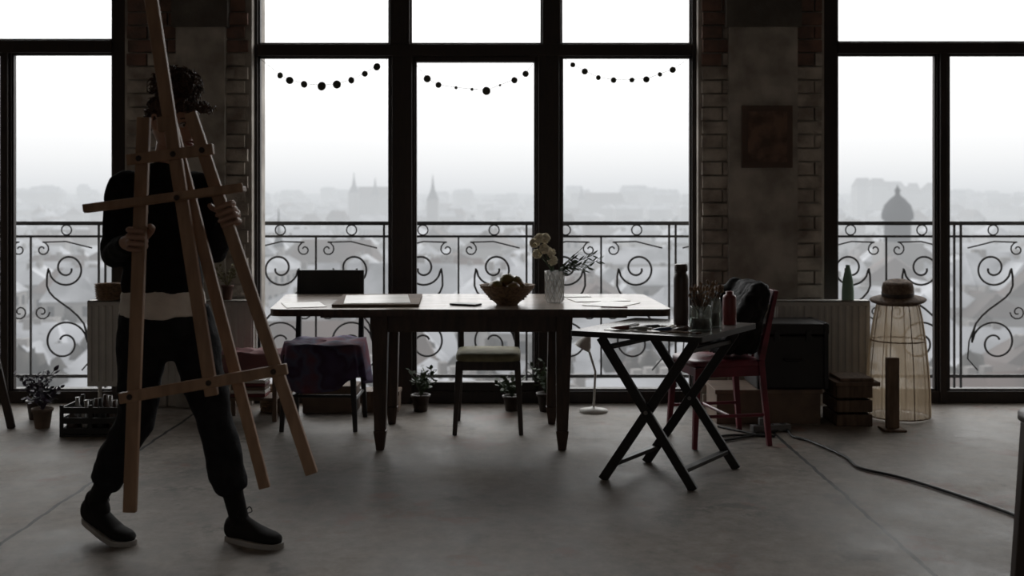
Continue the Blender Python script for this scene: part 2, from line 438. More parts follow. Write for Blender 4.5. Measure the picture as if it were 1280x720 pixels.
def building(b, x, y, w, d, h, yaw, roof, rm, z0=None, win=True):
    z0 = gz(y) - 1 if z0 is None else z0; rt = Matrix.Rotation(yaw, 3, 'Z'); c = V((x, y, z0 + h / 2)); b.box(c, (w, d, h), 0, rt)
    zt = z0 + h; o = .4
    pts = [(-w / 2 - o, -d / 2 - o, 0), (w / 2 + o, -d / 2 - o, 0), (w / 2 + o, d / 2 + o, 0), (-w / 2 - o, d / 2 + o, 0), (-w / 2 + d * .15, 0, roof), (w / 2 - d * .15, 0, roof)]
    b.add([V((x, y, zt)) + rt @ V(p) for p in pts], [(0, 1, 5, 4), (2, 3, 4, 5), (1, 2, 5), (3, 0, 4), (3, 2, 1, 0)], rm)
    if win and y < 420:
        nf = int(h / 3.2); nw = int(w / 2.6)
        for i in range(nf):
            for j in range(nw):
                p = V((-w / 2 + (j + .5) * w / nw, -d / 2 - .03, -h / 2 + (i + .55) * h / nf))
                b.box(c + rt @ p, (1.1, .06, 1.6), 3, rt)
    for _ in range(3):
        p = rt @ V((R.uniform(-.35, .35) * w, R.uniform(-.1, .1) * d, roof * .9)); b.box(V((x, y, zt)) + p, (1.0, .8, 2.2), 0, rt)
b = MB()
for i in range(950):
    y = 105 + 1600 * (R.random() ** 1.8); x = R.uniform(-.75, .75) * y
    w = R.uniform(10, 26); d = R.uniform(8, 13); h = R.uniform(7, 15) if y > 160 else R.uniform(5, 9)
    building(b, x, y, w, d, h, R.choice((0, 1.57)) + R.uniform(-.35, .35), R.uniform(2.5, 5.5), R.choice((1, 1, 2)))
for i in range(110):
    y = R.uniform(1150, 1700); x = R.uniform(-.6, .6) * y
    building(b, x, y, R.uniform(12, 34), 12, R.uniform(10, 24), R.uniform(-.3, .3), R.uniform(2, 7), 1)
for i in range(9): building(b, 345 + i * 9, 1100 + R.uniform(-15, 15), R.uniform(10, 20), 14, R.uniform(22, 33), R.uniform(-.3, .3), R.uniform(3, 9), 2)
building(b, -22, 128, 26, 13, 11, .12, 4.5, 2); building(b, 10, 150, 24, 12, 12, -.1, 4.5, 1); building(b, 80, 140, 30, 14, 10, .3, 5, 1)
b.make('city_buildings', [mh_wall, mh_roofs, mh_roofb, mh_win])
def church(name, x, y, ztop, r, body=True, spires=1):
    b = MB(); z0 = gz(y) - 1
    if body: building(b, x + 20, y + 8, 38, 16, (ztop - z0) * .52, 0, 9, 2, win=False)
    for k in range(spires):
        xx = x + k * r * 5; zt = ztop - k * 4; bz = z0 + (zt - z0) * .62
        b.box((xx, y, (z0 + bz) / 2), (2.4 * r, 2.4 * r, bz - z0), 0)
        b.lathe([(r * 1.3, 0), (r * 1.0, (zt - bz) * .12), (r * .5, (zt - bz) * .35), (r * .25, (zt - bz) * .6), (.12, zt - bz)], (xx, y, bz), 1, 8)
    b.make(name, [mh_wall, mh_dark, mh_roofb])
church('church', -127, 900, 24, 3.4, True, 2)
church('church', -49.5, 700, 17.5, 3.0, False)
church('church', -62.5, 300, -1.0, 1.2, False)
church('church', 62, 1000, 14, 3, True, 1)
b = MB(); zb = gz(260)
b.box((89.5, 260, (zb - 8.5) / 2), (9, 9, -8.5 - zb), 0)
b.lathe([(3.0, 0), (3.0, 5.2), (3.5, 5.4), (3.6, 6.6), (3.0, 8.6), (1.7, 10.1), (.6, 11.0), (.5, 11.6), (.75, 12.1), (.3, 12.7), (.06, 13.4)], (89.5, 260, -8.6), 1, 20)
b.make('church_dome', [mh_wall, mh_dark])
# winter trees: trunk + rough crown clumps of twigs
b = MB()
for i in range(1300):
    y = 95 + 700 * (R.random() ** 1.7); x = R.uniform(-.72, .72) * y; h = R.uniform(6, 12); z = gz(y)
    b.beam((x, y, z), (x + R.uniform(-.5, .5), y, z + h * .6), .4, .4, 0, w2=.15, d2=.15)
    for _ in range(5):
        s_ = R.uniform(.7, 1.6)
        b.ell((x + R.uniform(-2.2, 2.2), y + R.uniform(-2, 2), z + h * R.uniform(.4, .95)), (s_, s_, s_ * 1.3), 0, 6, 4, jit=.35)
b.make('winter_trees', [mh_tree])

# ---------------------------------------------------------------- garlands
m_gar = M('garland_card', (.06, .065, .045), (.04, .04, .03), scale=30, rough=.8)
def garland(pts):
    b = MB(); P = cat([(x, 6.975, z) for x, z, r in pts], 5); b.tube(P, .0012, 0, 5)
    for x, z, r in pts[1:-1]:
        rot = Euler((math.pi / 2 + R.uniform(-.2, .2), 0, R.uniform(-.35, .35))).to_matrix()
        b.lathe([(r * .9, -.002), (r, 0), (r * .9, .002)], (x, 6.975, z - r * .3), 0, 18, rot=rot, smooth=False)
    b.make('paper_garland', [m_gar])
def px(l): return [((x - 640) / 200.8, 1.27 + (250 - y) / 200.8, r) for x, y, r in l]
garland(px([(326, 74, 0), (350, 93, .02), (362, 99, .024), (380, 104, .022), (402, 106, .028), (421, 104, .026), (439, 99, .021), (456, 91, .019), (471, 82, .024), (484, 74, 0)]))
garland(px([(516, 76, 0), (534, 97, .023), (548, 105, .019), (570, 109, .010), (590, 111, .010), (608, 112, .026), (625, 106, .008), (643, 99, .02), (657, 91, .02), (668, 77, 0)]))
garland(px([(704, 72, 0), (716, 80, .016), (731, 88, .02), (748, 96, .016), (767, 99, .018), (790, 99, .016), (808, 98, .02), (825, 92, .015), (841, 86, .02), (860, 74, 0)]))

# ---------------------------------------------------------------- radiators and painting
def radiator(name, x0, x1, z0, z1, y0=6.72, y1=6.82):
    b = MB(); b.bx(x0, x1, y0, y0 + .02, z0, z1); b.bx(x0, x1, y1 - .02, y1, z0, z1)
    b.bx(x0, x1, y0, y1, z1 - .012, z1)
    n = int((x1 - x0) / .04)
    for i in range(n): x = x0 + (i + .5) * (x1 - x0) / n; b.bx(x - .010, x + .010, y0 - .006, y0 + .01, z0 + .03, z1 - .03)
    for x in (x0 + .06, x1 - .06): b.tube([(x, (y0 + y1) / 2, z0 + .02), (x, (y0 + y1) / 2, 0)], .012, 0, 10)
    return b.make(name, [m_white], bevel=.004)
radiator('radiator', -2.55, -1.55, .15, .666); radiator('radiator', 1.58, 2.15, .13, .666)
g = G('wall_painting', (1.56, 6.845, 1.46))
b = MB(); b.bx(1.404, 1.714, 6.836, 6.858, 1.467, 1.846); b.make('canvas', [m_paintB], g, bevel=.003)
b = MB(); b.bx(1.44, 1.68, 6.833, 6.838, 1.50, 1.81); b.make('painted_figures', [m_paintA], g)

# ---------------------------------------------------------------- dining table
g = G('dining_table', (-.2, 6.0, 0))
b = MB()
def rounded(c, r):
    out = []
    n = len(c)
    for i in range(n):
        p = V(c[i]); a = (V(c[i - 1]) - p).normalized(); q = (V(c[(i + 1) % n]) - p).normalized()
        for k in range(7):
            t = k / 6; s0 = p + a * r; s1 = p + q * r
            out.append((1 - t) ** 2 * s0 + 2 * t * (1 - t) * p + t * t * s1)
    return out
top = rounded([(-1.21, 5.58, 0), (.80, 5.58, 0), (.76, 6.50, 0), (-1.31, 6.50, 0)], .07)
n = len(top)
vs = [V((p.x, p.y, z)) for z in (.69, .725) for p in top]
b.add(vs, [tuple(reversed(range(n)))] + [(i, (i + 1) % n, n + (i + 1) % n, n + i) for i in range(n)], 1)
b.add(vs[n:], [tuple(range(n))], 0)
b.make('table_top', [m_tabletop, m_tablewd], g)
b = MB()
b.bx(-.72, .30, 5.68, 5.702, .60, .69); b.bx(-.72, .30, 6.36, 6.382, .60, .69)
b.bx(-.72, -.70, 5.70, 6.36, .60, .69); b.bx(.28, .30, 5.70, 6.36, .60, .69)
b.bx(-1.0, .6, 5.84, 5.88, .655, .69); b.bx(-1.0, .6, 6.2, 6.24, .655, .69)
b.make('apron', [m_tablewd], g, bevel=.003)
for i, (x, y, xt) in enumerate(((-.67, 5.70, -.67), (.255, 5.70, .265), (-.68, 6.36, -.68), (.225, 6.36, .25))):
    b = MB(); b.beam((xt, y, .69), (x, y, .10), .085, .085, 0, w2=.058, d2=.058); b.beam((x, y, .10), (x, y, 0), .066, .066, 0, w2=.04, d2=.04)
    b.make('leg_%d' % (i + 1), [m_tablewd], g, bevel=.004)

TZ = .7255
b = MB(); rt = Matrix.Rotation(.05, 3, 'Z')
b.box((-.71, 6.0, TZ + .008), (.44, .62, .014), 0, rt); b.box((-.72, 5.98, TZ + .0165), (.34, .5, .002), 1, Matrix.Rotation(.12, 3, 'Z'))
b.make('drawing_board', [m_card, m_paper])
for (x, y, w, d, a) in ((-1.08, 5.8, .2, .28, .3), (.47, 6.1, .3, .2, .2), (.52, 5.85, .21, .28, -.5), (.34, 6.35, .2, .15, .1)):
    b = MB(); b.box((x, y, TZ + .0015), (w, d, .002), 0, Matrix.Rotation(a, 3, 'Z')); b.make('paper_sheet', [m_paper])
b = MB(); b.box((-.24, 5.8, TZ + .005), (.08, .15, .009), 0, Matrix.Rotation(1.1, 3, 'Z')); b.make('smartphone', [m_black], bevel=.003)
b = MB(); b.tube([(.45, 5.65, TZ + .005), (.58, 5.62, TZ + .005)], .004, 0, 8); b.make('pencil', [m_redcan])
g = G('fruit_bowl', (-.025, 5.83, TZ))
b = MB(); c = (-.025, 5.83, TZ)
b.lathe([(.055, 0), (.06, .008), (.085, .03), (.12, .065), (.142, .098), (.146, .104), (.138, .103), (.112, .068), (.075, .034), (.0, .02)], c, 0, 40)
for i in range(6):
    z = .03 + i * .012; rr = .088 + (z - .03) * .82
    b.tube([V(c) + V((rr * math.cos(a * .1745), rr * math.sin(a * .1745), z)) for a in range(37)], .004, 0, 6)
b.make('bowl', [m_wick], g)
b = MB()
for (x, y, z, r) in ((-.06, 0, .085, .042), (.03, -.04, .085, .04), (.06, .03, .088, .038), (-.02, .055, .085, .042), (0, 0, .125, .04), (.045, -.005, .118, .034), (-.055, -.045, .098, .033)):
    b.lathe([(0.001, -r * .8), (r * .5, -r * .85), (r * .92, -r * .4), (r, 0), (r * .9, r * .45), (r * .55, r * .85), (r * .15, r * .8), (.001, r * .72)], V(c) + V((x, y, z)), 0, 16, rot=Euler((R.uniform(-.6, .6), R.uniform(-.6, .6), 0)).to_matrix())
b.make('fruit', [m_fruit], g)

g = G('flower_vase', (.226, 5.96, TZ)); c = V((.226, 5.96, TZ))
b = MB()
b.lathe([(.042, 0), (.047, .01), (.05, .06), (.052, .14), (.054, .168), (.050, .168), (.047, .14), (.045, .06), (.04, .015), (.0, .012)], c, 0, 24)
for k in range(12):
    for s in (-1, 1):
        b.tube([c + V(((.050 + .003 * t) * math.cos(k * .5236 + s * t * 1.3), (.050 + .003 * t) * math.sin(k * .5236 + s * t * 1.3), .012 + t * .15)) for t in [i / 10 for i in range(11)]], .0016, 1, 4)
b.make('cut_glass_vase', [m_vase, m_white], g)
b = MB()
heads = [(-.105, 0, .315), (-.055, -.03, .285), (-.09, .03, .255), (-.02, .02, .262), (-.05, 0, .34), (-.012, -.03, .225), (-.08, -.02, .34)]
for h in heads:
    h = c + V(h); b.tube(cat([c + V((0, 0, .03)), c + V((h.x - c.x, h.y - c.y, 0)) * .2 + V((0, 0, .17)), h], 5), .0022, 0, 6)
    for i in range(34):
        d = V((R.gauss(0, 1), R.gauss(0, 1), R.gauss(0, 1))).normalized(); q = d.to_track_quat('Z', 'Y').to_matrix()
        b.ell(h + d * .022, (.015, .011, .004), 1, 8, 5, rot=q @ Matrix.Rotation(R.uniform(.2, .9), 3, 'X'))
for tgt in ((.20, .0, .25), (.235, .02, .22), (.18, -.04, .19), (.13, .03, .27), (.10, .0, .23), (.16, .05, .17)):
    P = cat([c + V((0, 0, .05)), c + V((tgt[0] * .25, tgt[1] * .3, .175)), c + V(tgt)], 8); b.tube(P, .0018, 0, 5)
    for i in range(7, len(P)):
        for s in (-1, 1):
            d = V((.035, s * .03, s * .022 + .006)); b.leaf(P[i], P[i] + d, .005, 0)
b.make('flowers', [m_leaf, m_petal], g)

# ---------------------------------------------------------------- chairs
def chair(name, loc, yaw, w, d, sh, bh, wood, seatm, lean=.05, panel=None, slats=0, leg=.034, seat_t=.03, rungs=True):
    g = G(name, loc); rt = Matrix.Rotation(yaw, 3, 'Z'); o = V(loc)
    def T(x, y, z): return o + rt @ V((x, y, z))
    ax = rt @ V((0, 1, 0))
    k = 1
    for sx in (-1, 1):
        b = MB(); b.beam(T(sx * (w / 2 + .012), -d / 2 - .01, 0), T(sx * (w / 2 - .01), -d / 2 + .015, sh - seat_t), leg * .7, leg * .7, 0, ax, w2=leg, d2=leg); b.make('leg_%d' % k, [wood], g, bevel=.003); k += 1
        b = MB(); P = [T(sx * (w / 2 + .012), d / 2 + .03, 0), T(sx * (w / 2 - .008), d / 2 - .01, sh), T(sx * (w / 2 - .008), d / 2 + lean, bh)]
        b.beam(P[0], P[1], leg * .7, leg * .75, 0, ax, w2=leg * .9, d2=leg); b.beam(P[1], P[2], leg * .9, leg, 0, ax, w2=leg * .7, d2=leg * .6); b.make('leg_%d' % k, [wood], g, bevel=.003); k += 1
    b = MB(); b.loft([(T(0, 0, z), rt @ V((w / 2 * s + .01, 0, 0)), rt @ V((0, d / 2 * s + .012, 0))) for z, s in ((sh - seat_t, .97), (sh - seat_t + .006, 1), (sh - .008, 1), (sh + .002, .96), (sh + .006, .8))], 0, 40, p=6)
    b.make('seat', [seatm], g)
    b = MB(); r = Matrix.Rotation(yaw, 3, 'Z')
    for y in (-d / 2 + .02, d / 2 - .02): b.box(T(0, y, sh - seat_t - .025), (w - .03, .018, .05), 0, r)
    for x in (-w / 2 + .015, w / 2 - .015): b.box(T(x, 0, sh - seat_t - .025), (.018, d - .04, .05), 0, r)
    if rungs:
        for x in (-w / 2, w / 2): b.tube([T(x, -d / 2, .16), T(x, d / 2 + .015, .16)], .009, 0, 8)
        b.tube([T(-w / 2, 0, .16), T(w / 2, 0, .16)], .009, 0, 8)
    b.make('rails', [wood], g, bevel=.002)
    b = MB()
    def by(z): return d / 2 - .01 + (lean + .01) * (z - sh) / (bh - sh)
    def curved(z0, z1, th=.014):
        n = 10; secs = []
        for i in range(n + 1):
            x = -w / 2 + w * i / n; bow = .02 * (1 - (2 * i / n - 1) ** 2); secs.append((x, bow))
        vs = []
        for x, bw in secs:
            vs += [T(x, by(z0) + bw - th / 2, z0), T(x, by(z1) + bw - th / 2, z1), T(x, by(z1) + bw + th / 2, z1), T(x, by(z0) + bw + th / 2, z0)]
        fs = [(0, 1, 2, 3), tuple(4 * n + i for i in (3, 2, 1, 0))]
        for i in range(n):
            for j in range(4): fs.append((4 * i + j, 4 * i + 4 + j, 4 * i + 4 + (j + 1) % 4, 4 * i + (j + 1) % 4))
        b.add(vs, fs)
    if panel: curved(panel[0], panel[1])
    for i in range(slats):
        x = -w / 2 + w * (i + 1) / (slats + 1); b.tube([T(x, by(sh) + .012, sh - .01), T(x, by(bh) + .018, bh - .04)], .008, 0, 8)
    if slats: curved(sh + .10, sh + .125)
    b.make('backrest', [wood], g, bevel=.003)
    return g
chair('dining_chair', (-1.06, 6.335, 0), 0.0, .38, .38, .45, .86, m_black, m_black, lean=.03, panel=(.71, .86))
chair('dining_chair', (-.13, 6.24, 0), 0.0, .335, .36, .43, .655, m_dwood, m_olive, lean=.01, panel=(.59, .655), rungs=False, seat_t=.035)
chair('dining_chair', (1.08, 5.93, 0), math.radians(-78), .36, .37, .44, .80, m_red, m_red, lean=.075, panel=(.72, .80), slats=4)
def drape(name, c, hx, hy, z, drop, mat, waves=11, amp=.018):
    b = MB(); n = 96; rings = []
    for i in range(7): rings.append((i / 6, 0, 0))
    for i in range(1, 10): rings.append((1, i / 9, 1))
    vs = []; fs = []
    for (s, dn, w) in rings:
        for k in range(n):
            t = 2 * math.pi * k / n; ct, st = math.cos(t), math.sin(t); x = math.copysign(abs(ct) ** .45, ct); y = math.copysign(abs(st) ** .45, st)
            f = 1 + (.10 * dn + amp / hx * dn ** .6 * math.sin(waves * t + 1.3 * math.sin(2 * t)))
            dz = -drop * dn * (1 + .22 * math.sin(3 * t + .6)) + (.012 * math.sin(5 * x * s + 3) * math.sin(4 * y * s) if dn == 0 else 0)
            vs.append((c[0] + hx * x * s * (f if dn else 1), c[1] + hy * y * s * (f if dn else 1), z + dz))
    for i in range(len(rings) - 1):
        for k in range(n): k2 = (k + 1) % n; fs.append((i * n + k, i * n + k2, (i + 1) * n + k2, (i + 1) * n + k))
    b.add(vs, fs, 0, True); ob = b.make(name, [mat]); s = ob.modifiers.new('thick', 'SOLIDIFY'); s.thickness = .003; return ob
drape('patterned_cloth', (-1.05, 6.32), .215, .205, .472, .21, m_cloth)
# jacket over the red chair back
b = MB(); a = V((math.cos(math.radians(-78)), math.sin(math.radians(-78)), 0)); f = V((math.sin(math.radians(-78)), -math.cos(math.radians(-78)), 0))
c0 = V((1.27, 5.94, 0))
b.loft([(c0 + f * o + V((0, 0, z)), a * wa, f * wb) for z, wa, wb, o in ((.84, .10, .03, 0.0), (.83, .17, .045, .0), (.79, .20, .058, .01), (.70, .20, .085, .05), (.60, .18, .10, .08), (.52, .16, .12, .10), (.47, .14, .12, .11))], 0, 32, p=2.6)
b.wtube([c0 + a * .15 + f * .03 + V((0, 0, .80)), c0 + a * .18 + f * .12 + V((0, 0, .68)), c0 + a * .15 + f * .19 + V((0, 0, .53))], [.05, .05, .04])
b.wtube([c0 - a * .15 + f * .03 + V((0, 0, .80)), c0 - a * .17 + f * .15 + V((0, 0, .70)), c0 - a * .12 + f * .24 + V((0, 0, .52))], [.05, .05, .04])
b.make('jacket', [m_jacket], mods=(('remesh', .010), ('smooth', 3), ('disp', .035, .07)))

# ---------------------------------------------------------------- folding painting table
g = G('folding_table', (.73, 5.22, 0))
A = V((.80, 4.91, 0)); B_ = V((.407, 5.08, 0)); C = V((1.057, 5.28, 0)); D = V((.654, 5.44, 0)); up = V((0, 0, .65)); nrm = V((.4, .917, 0))
o = nrm * .013; k = 1
for (p, q, s) in ((A, B_, -1), (B_, A, 1), (C, D, 1), (D, C, -1)):
    b = MB(); b.beam(p + o * s, q + up + o * s, .042, .022, 0, nrm); b.make('leg_%d' % k, [m_black], g, bevel=.003); k += 1
b = MB()
for (p, q, t) in ((A, B_, .12), (B_, A, .12), (A, B_, .93), (B_, A, .93)):
    p2 = C if p is A else D; q2 = D if p is A else C
    s = p + (q + up - p) * t; e = p2 + (q2 + up - p2) * t; b.beam(s, e, .035, .018, 0, (0, 0, 1))
b.tube([(A + B_ + up) / 2 - nrm * .03, (A + B_ + up) / 2 + nrm * .03], .009, 1, 10)
b.tube([(C + D + up) / 2 - nrm * .03, (C + D + up) / 2 + nrm * .03], .009, 1, 10)
b.make('stretchers', [m_black, m_metal], g, bevel=.002)
F = V((.815, 4.83, 0)); Lc = V((.262, 5.09, 0)); Rc = V((1.178, 5.39, 0)); Bc = Lc + Rc - F
b = MB(); T = rounded([tuple(F), tuple(Rc), tuple(Bc), tuple(Lc)], .02); n = len(T)
vs = [V((p.x, p.y, z)) for z in (.652, .677) for p in T]
b.add(vs, [tuple(reversed(range(n)))] + [(i, (i + 1) % n, n + (i + 1) % n, n + i) for i in range(n)], 1)
b.add(vs[n:], [tuple(range(n))], 0)
b.make('table_top', [M('painted_top', (.16, .145, .13), (.06, .052, .048), scale=8, rough=.26, spec=.6), m_black], g)
FZ = .6775
b = MB(); b.box((.60, 5.14, FZ + .0015), (.30, .22, .002), 0, Matrix.Rotation(-.42, 3, 'Z')); b.make('paper_sheet', [m_paper])
for (x, y, a, col) in ((.50, 5.10, .3, (.2, .05, .05)), (.58, 5.07, -.5, (.3, .3, .28)), (.68, 5.03, .1, (.05, .08, .18)), (.72, 5.10, 1.0, (.25, .18, .05)), (.55, 5.18, .8, (.3, .3, .3)), (.64, 5.14, -.2, (.04, .04, .04)), (.76, 5.03, .6, (.08, .04, .03))):
    b = MB(); d = V((math.cos(a), math.sin(a), 0)); s = V((-d.y, d.x, 0)); p = V((x, y, FZ + .012))
    b.loft([(p - d * .05, s * .016, V((0, 0, .002))), (p - d * .02, s * .015, V((0, 0, .008))), (p + d * .03, s * .011, V((0, 0, .011))), (p + d * .04, s * .005, V((0, 0, .005)))], 0, 14)
    b.tube([p + d * .04, p + d * .056], .007, 1, 10); b.make('paint_tube', [M('tube_label', col, rough=.4), m_white])
for (x, y, a, l) in ((.48, 5.16, -.35, .24), (.62, 5.2, -.2, .2), (.70, 5.0, -.6, .16), (.66, 4.98, -.45, .18)):
    b = MB(); d = V((math.cos(a), math.sin(a), 0)); p = V((x, y, FZ + .008)); b.tube([p, p + d * l * .3, p + d * l * .8], [.002, .004, .003], 0, 8); b.tube([p + d * l * .8, p + d * l * .9], .004, 1, 8); b.tube([p + d * l * .9, p + d * l * .95, p + d * l], [.004, .006, .001], 2, 8)
    b.make('paintbrush', [m_wood, m_metal, m_hair])
def jar(name, c, r, h, n, rise, seed):
    g = G(name, c); c = V(c); rr = random.Random(seed)
    b = MB(); b.lathe([(r * .9, 0), (r, .006), (r, h * .8), (r * .9, h * .9), (r * .92, h), (r * .86, h), (r * .84, h * .9), (r * .93, h * .78), (r * .93, .01), (0, .008)], c, 0, 28); b.make('glass_jar', [m_jar], g)
    b = MB(); b.lathe([(r * .9, .009), (r * .9, h * .5), (0, h * .5)], c, 0, 24); b.make('murky_water', [M('paint_water', (.07, .055, .045), rough=.2)], g)
    b = MB()
    for i in range(n):
        a = rr.uniform(0, 6.28); p = c + V((r * .5 * math.cos(a + 3), r * .5 * math.sin(a + 3), .015)); q = c + V((r * 1.0 * math.cos(a) * rr.uniform(.6, 1.25), r * rr.uniform(.5, 1) * math.sin(a), h + rise * rr.uniform(.45, 1)))
        d = q - p; b.tube([p, p + d * .82], .0032, 0, 6); b.tube([p + d * .82, p + d * .88], .0042, 1, 6); b.tube([p + d * .88, p + d * .94, p + d], [.0045, rr.uniform(.007, .011), .002], 2, 8)
    b.make('brushes', [m_wood, m_metal, m_wick], g)
jar('brush_jar', (.855, 5.08, FZ), .052, .115, 26, .10, 1); jar('brush_jar', (.93, 5.22, FZ), .045, .14, 16, .08, 2)
b = MB(); b.lathe([(.033, 0), (.035, .006), (.035, .22), (.033, .235), (.026, .247), (.026, .255), (.031, .257), (.031, .285), (.028, .289), (0, .289)], (.80, 5.3, FZ), 0, 28); b.make('thermos_bottle', [m_bottle])
b = MB(); b.lathe([(.03, 0), (.032, .004), (.032, .13), (.028, .14), (.018, .143), (.018, .158), (0, .158)], (1.035, 5.33, FZ), 0, 28); b.make('spray_can', [m_redcan])

# ---------------------------------------------------------------- things on the right
b = MB(); b.bx(1.16, 1.75, 6.35, 6.68, 0, .185); b.bx(1.15, 1.76, 6.34, 6.69, .17, .195); b.make('low_storage_box', [m_card], bevel=.004)
g = G('black_trunk', (1.59, 6.52, .196)); b = MB(); b.bx(1.386, 1.795, 6.35, 6.68, .197, .50); b.bx(1.38, 1.80, 6.344, 6.686, .505, .57); b.make('case', [m_black], g, bevel=.01)
b = MB()
for x in (1.40, 1.78): b.bx(x - .012, x + .012, 6.338, 6.69, .2, .572)
for x in (1.5, 1.68): b.bx(x - .015, x + .015, 6.334, 6.345, .47, .53)
b.tube(cat([(1.54, 6.345, .37), (1.55, 6.32, .36), (1.63, 6.32, .36), (1.64, 6.345, .37)], 4), .006, 0, 8)
b.make('fittings', [M('trunk_fittings', (.05, .05, .05), rough=.4, metal=.8)], g, bevel=.002)
g = G('wooden_crate', (1.9, 6.4, 0)); b = MB()
for z in (.03, .11, .19): b.bx(1.82, 2.02, 6.28, 6.292, z - .03, z + .035); b.bx(1.82, 2.02, 6.55, 6.562, z - .03, z + .035); b.bx(1.82, 1.832, 6.28, 6.56, z - .03, z + .035); b.bx(2.01, 2.022, 6.28, 6.56, z - .03, z + .035)
b.bx(1.81, 2.06, 6.26, 6.58, .228, .25); b.bx(1.84, 2.03, 6.28, 6.5, .251, .27)
b.bx(1.82, 2.02, 6.28, 6.56, 0, .012); b.make('slats', [m_wood], g, bevel=.003)
b = MB(); b.bx(2.065, 2.135, 6.17, 6.20, 0.012, .40); b.bx(2.04, 2.16, 6.12, 6.25, 0, .012); b.bx(2.075, 2.125, 6.20, 6.225, .05, .36); b.make('wooden_block_stand', [m_wood], bevel=.003)

g = G('fabric_lampshade', (2.26, 6.56, 0)); c = V((2.26, 6.56, 0)); b = MB()
n = 96; vs = []; fs = []; prof = [(.18, .012), (.178, .15), (.168, .3), (.153, .45), (.135, .58), (.118, .66)]
for r_, z in prof:
    for k in range(n): t = 2 * math.pi * k / n; rr = r_ * (1 + .03 * math.cos(t * 24)); vs.append(c + V((rr * math.cos(t), rr * math.sin(t), z)))
for i in range(len(prof) - 1):
    for k in range(n): k2 = (k + 1) % n; fs.append((i * n + k, i * n + k2, (i + 1) * n + k2, (i + 1) * n + k))
b.add(vs, fs, 0, True); b.make('net_cover', [m_net], g)
b = MB()
for r_, z in (prof[0], prof[3], prof[5]): b.tube([c + V((r_ * math.cos(a * math.pi / 18), r_ * math.sin(a * math.pi / 18), z)) for a in range(37)], .004, 0, 6)
for k in range(8): t = k * math.pi / 4 + .2; b.tube([c + V((r_ * math.cos(t), r_ * math.sin(t), z)) for r_, z in prof], .0025, 0, 6)
b.make('wire_frame', [m_wick], g)
b = MB(); rt = Euler((.12, -.06, 0)).to_matrix()
b.lathe([(.155, .0), (.16, .006), (.13, .016), (.095, .022), (.088, .03), (.09, .075), (.082, .105), (.06, .118), (.03, .108), (0, .106)], c + V((0, 0, .682)), 0, 40, rot=rt)
b.lathe([(.0905, .028), (.0925, .05), (.0905, .052)], c + V((0, 0, .682)), 1, 40, rot=rt, cap=False)
b.make('straw_hat', [m_straw, m_dwood])
b = MB(); b.lathe([(.036, 0), (.036, .05), (.03, .12), (.018, .18), (.012, .2), (.014, .21), (0, .212)], (2.03, 6.77, .667), 0, 24); b.make('green_bottle', [m_green])

# cable + power strip
b = MB(); P = [(1.11, 5.88), (1.336, 6.03), (1.50, 6.16), (1.50, 5.98), (1.56, 5.86), (1.637, 5.52), (1.64, 5.28), (1.778, 5.08), (1.911, 4.78), (2.01, 4.50), (2.08, 4.2), (2.3, 3.9)]
b.tube(cat([(x, y, .008) for x, y in P], 8), .0068, 0, 8); P = [(1.15, 6.25), (1.25, 6.12), (1.33, 6.02), (1.4, 5.99), (1.2, 6.02), (1.1, 5.98)]
b.tube(cat([(x, y, .007) for x, y in P], 8), .006, 0, 8); b.make('power_cable', [m_rubber])
b = MB(); b.box((1.42, 6.15, .02), (.22, .05, .036), 0, Matrix.Rotation(.2, 3, 'Z'))
for i in range(3): b.lathe([(.018, 0), (.018, .003), (.014, .0)], (1.35 + i * .07, 6.136 + i * .014, .038), 1, 16)
b.box((1.37, 6.14, .055), (.035, .035, .04), 0); b.make('power_strip', [M('strip_plastic', (.2, .2, .2), rough=.4), m_black], bevel=.003)

# desk lamp by the window
g = G('desk_lamp', (.49, 6.72, 0)); b = MB()
b.lathe([(.085, 0), (.085, .012), (.03, .022), (.012, .03), (0, .03)], (.49, 6.72, 0), 0, 28)
b.tube([(.49, 6.72, .02), (.50, 6.72, .24), (.44, 6.72, .44)], .007, 0, 8)
b.lathe([(.05, 0), (.045, .03), (.02, .075), (.012, .09), (0, .09)], (.42, 6.72, .38), 0, 24, rot=Euler((0, .5, 0)).to_matrix()); b.make('lamp_body', [m_white], g)

# plants
def pot(name, c, r, h, n, lr, lh, lm, pm, w=.012, seed=0):
    rr = random.Random(seed); g = G(name, c); c = V(c); b = MB()
    b.lathe([(r * .72, 0), (r * .95, h * .85), (r * 1.06, h * .85), (r * 1.08, h), (r * .95, h), (r * .9, h * .9), (0, h * .88)], c, 0, 24); b.make('pot', [pm], g)
    b = MB()
    for i in range(n):
        a = rr.uniform(0, 6.28); l = rr.uniform(.5, 1); p = c + V((0, 0, h * .85)); q = p + V((math.cos(a) * lr * rr.uniform(.3, 1), math.sin(a) * lr * rr.uniform(.3, 1), lh * l))
        m_ = p.lerp(q, .5) + V((0, 0, lh * .15)); b.tube([p, m_, q], .0018, 0, 4)
        for s in range(4):
            t = p.lerp(q, .45 + s * .18); e = t + V((rr.uniform(-1, 1), rr.uniform(-1, 1), rr.uniform(-.2, .9))) * w * 3.2; b.leaf(t, e, w)
    b.make('foliage', [lm], g)
for (x, y, r, h, n, lr, lh, lm, pm, s) in ((-.55, 6.74, .055, .10, 24, .12, .17, m_leaf, m_dwood, 1), (.00, 6.76, .055, .09, 22, .12, .12, m_leaf, m_dwood, 3), (.21, 6.74, .06, .11, 24, .13, .2, m_leaf, m_dwood, 5),
    (-2.62, 6.25, .055, .11, 26, .10, .14, m_leafp, m_card, 6), (-2.76, 6.50, .055, .11, 34, .12, .18, m_leafp, m_dwood, 8)):
    pot('potted_plant', (x, y, 0), r, h, n, lr, lh, lm, pm, seed=s)

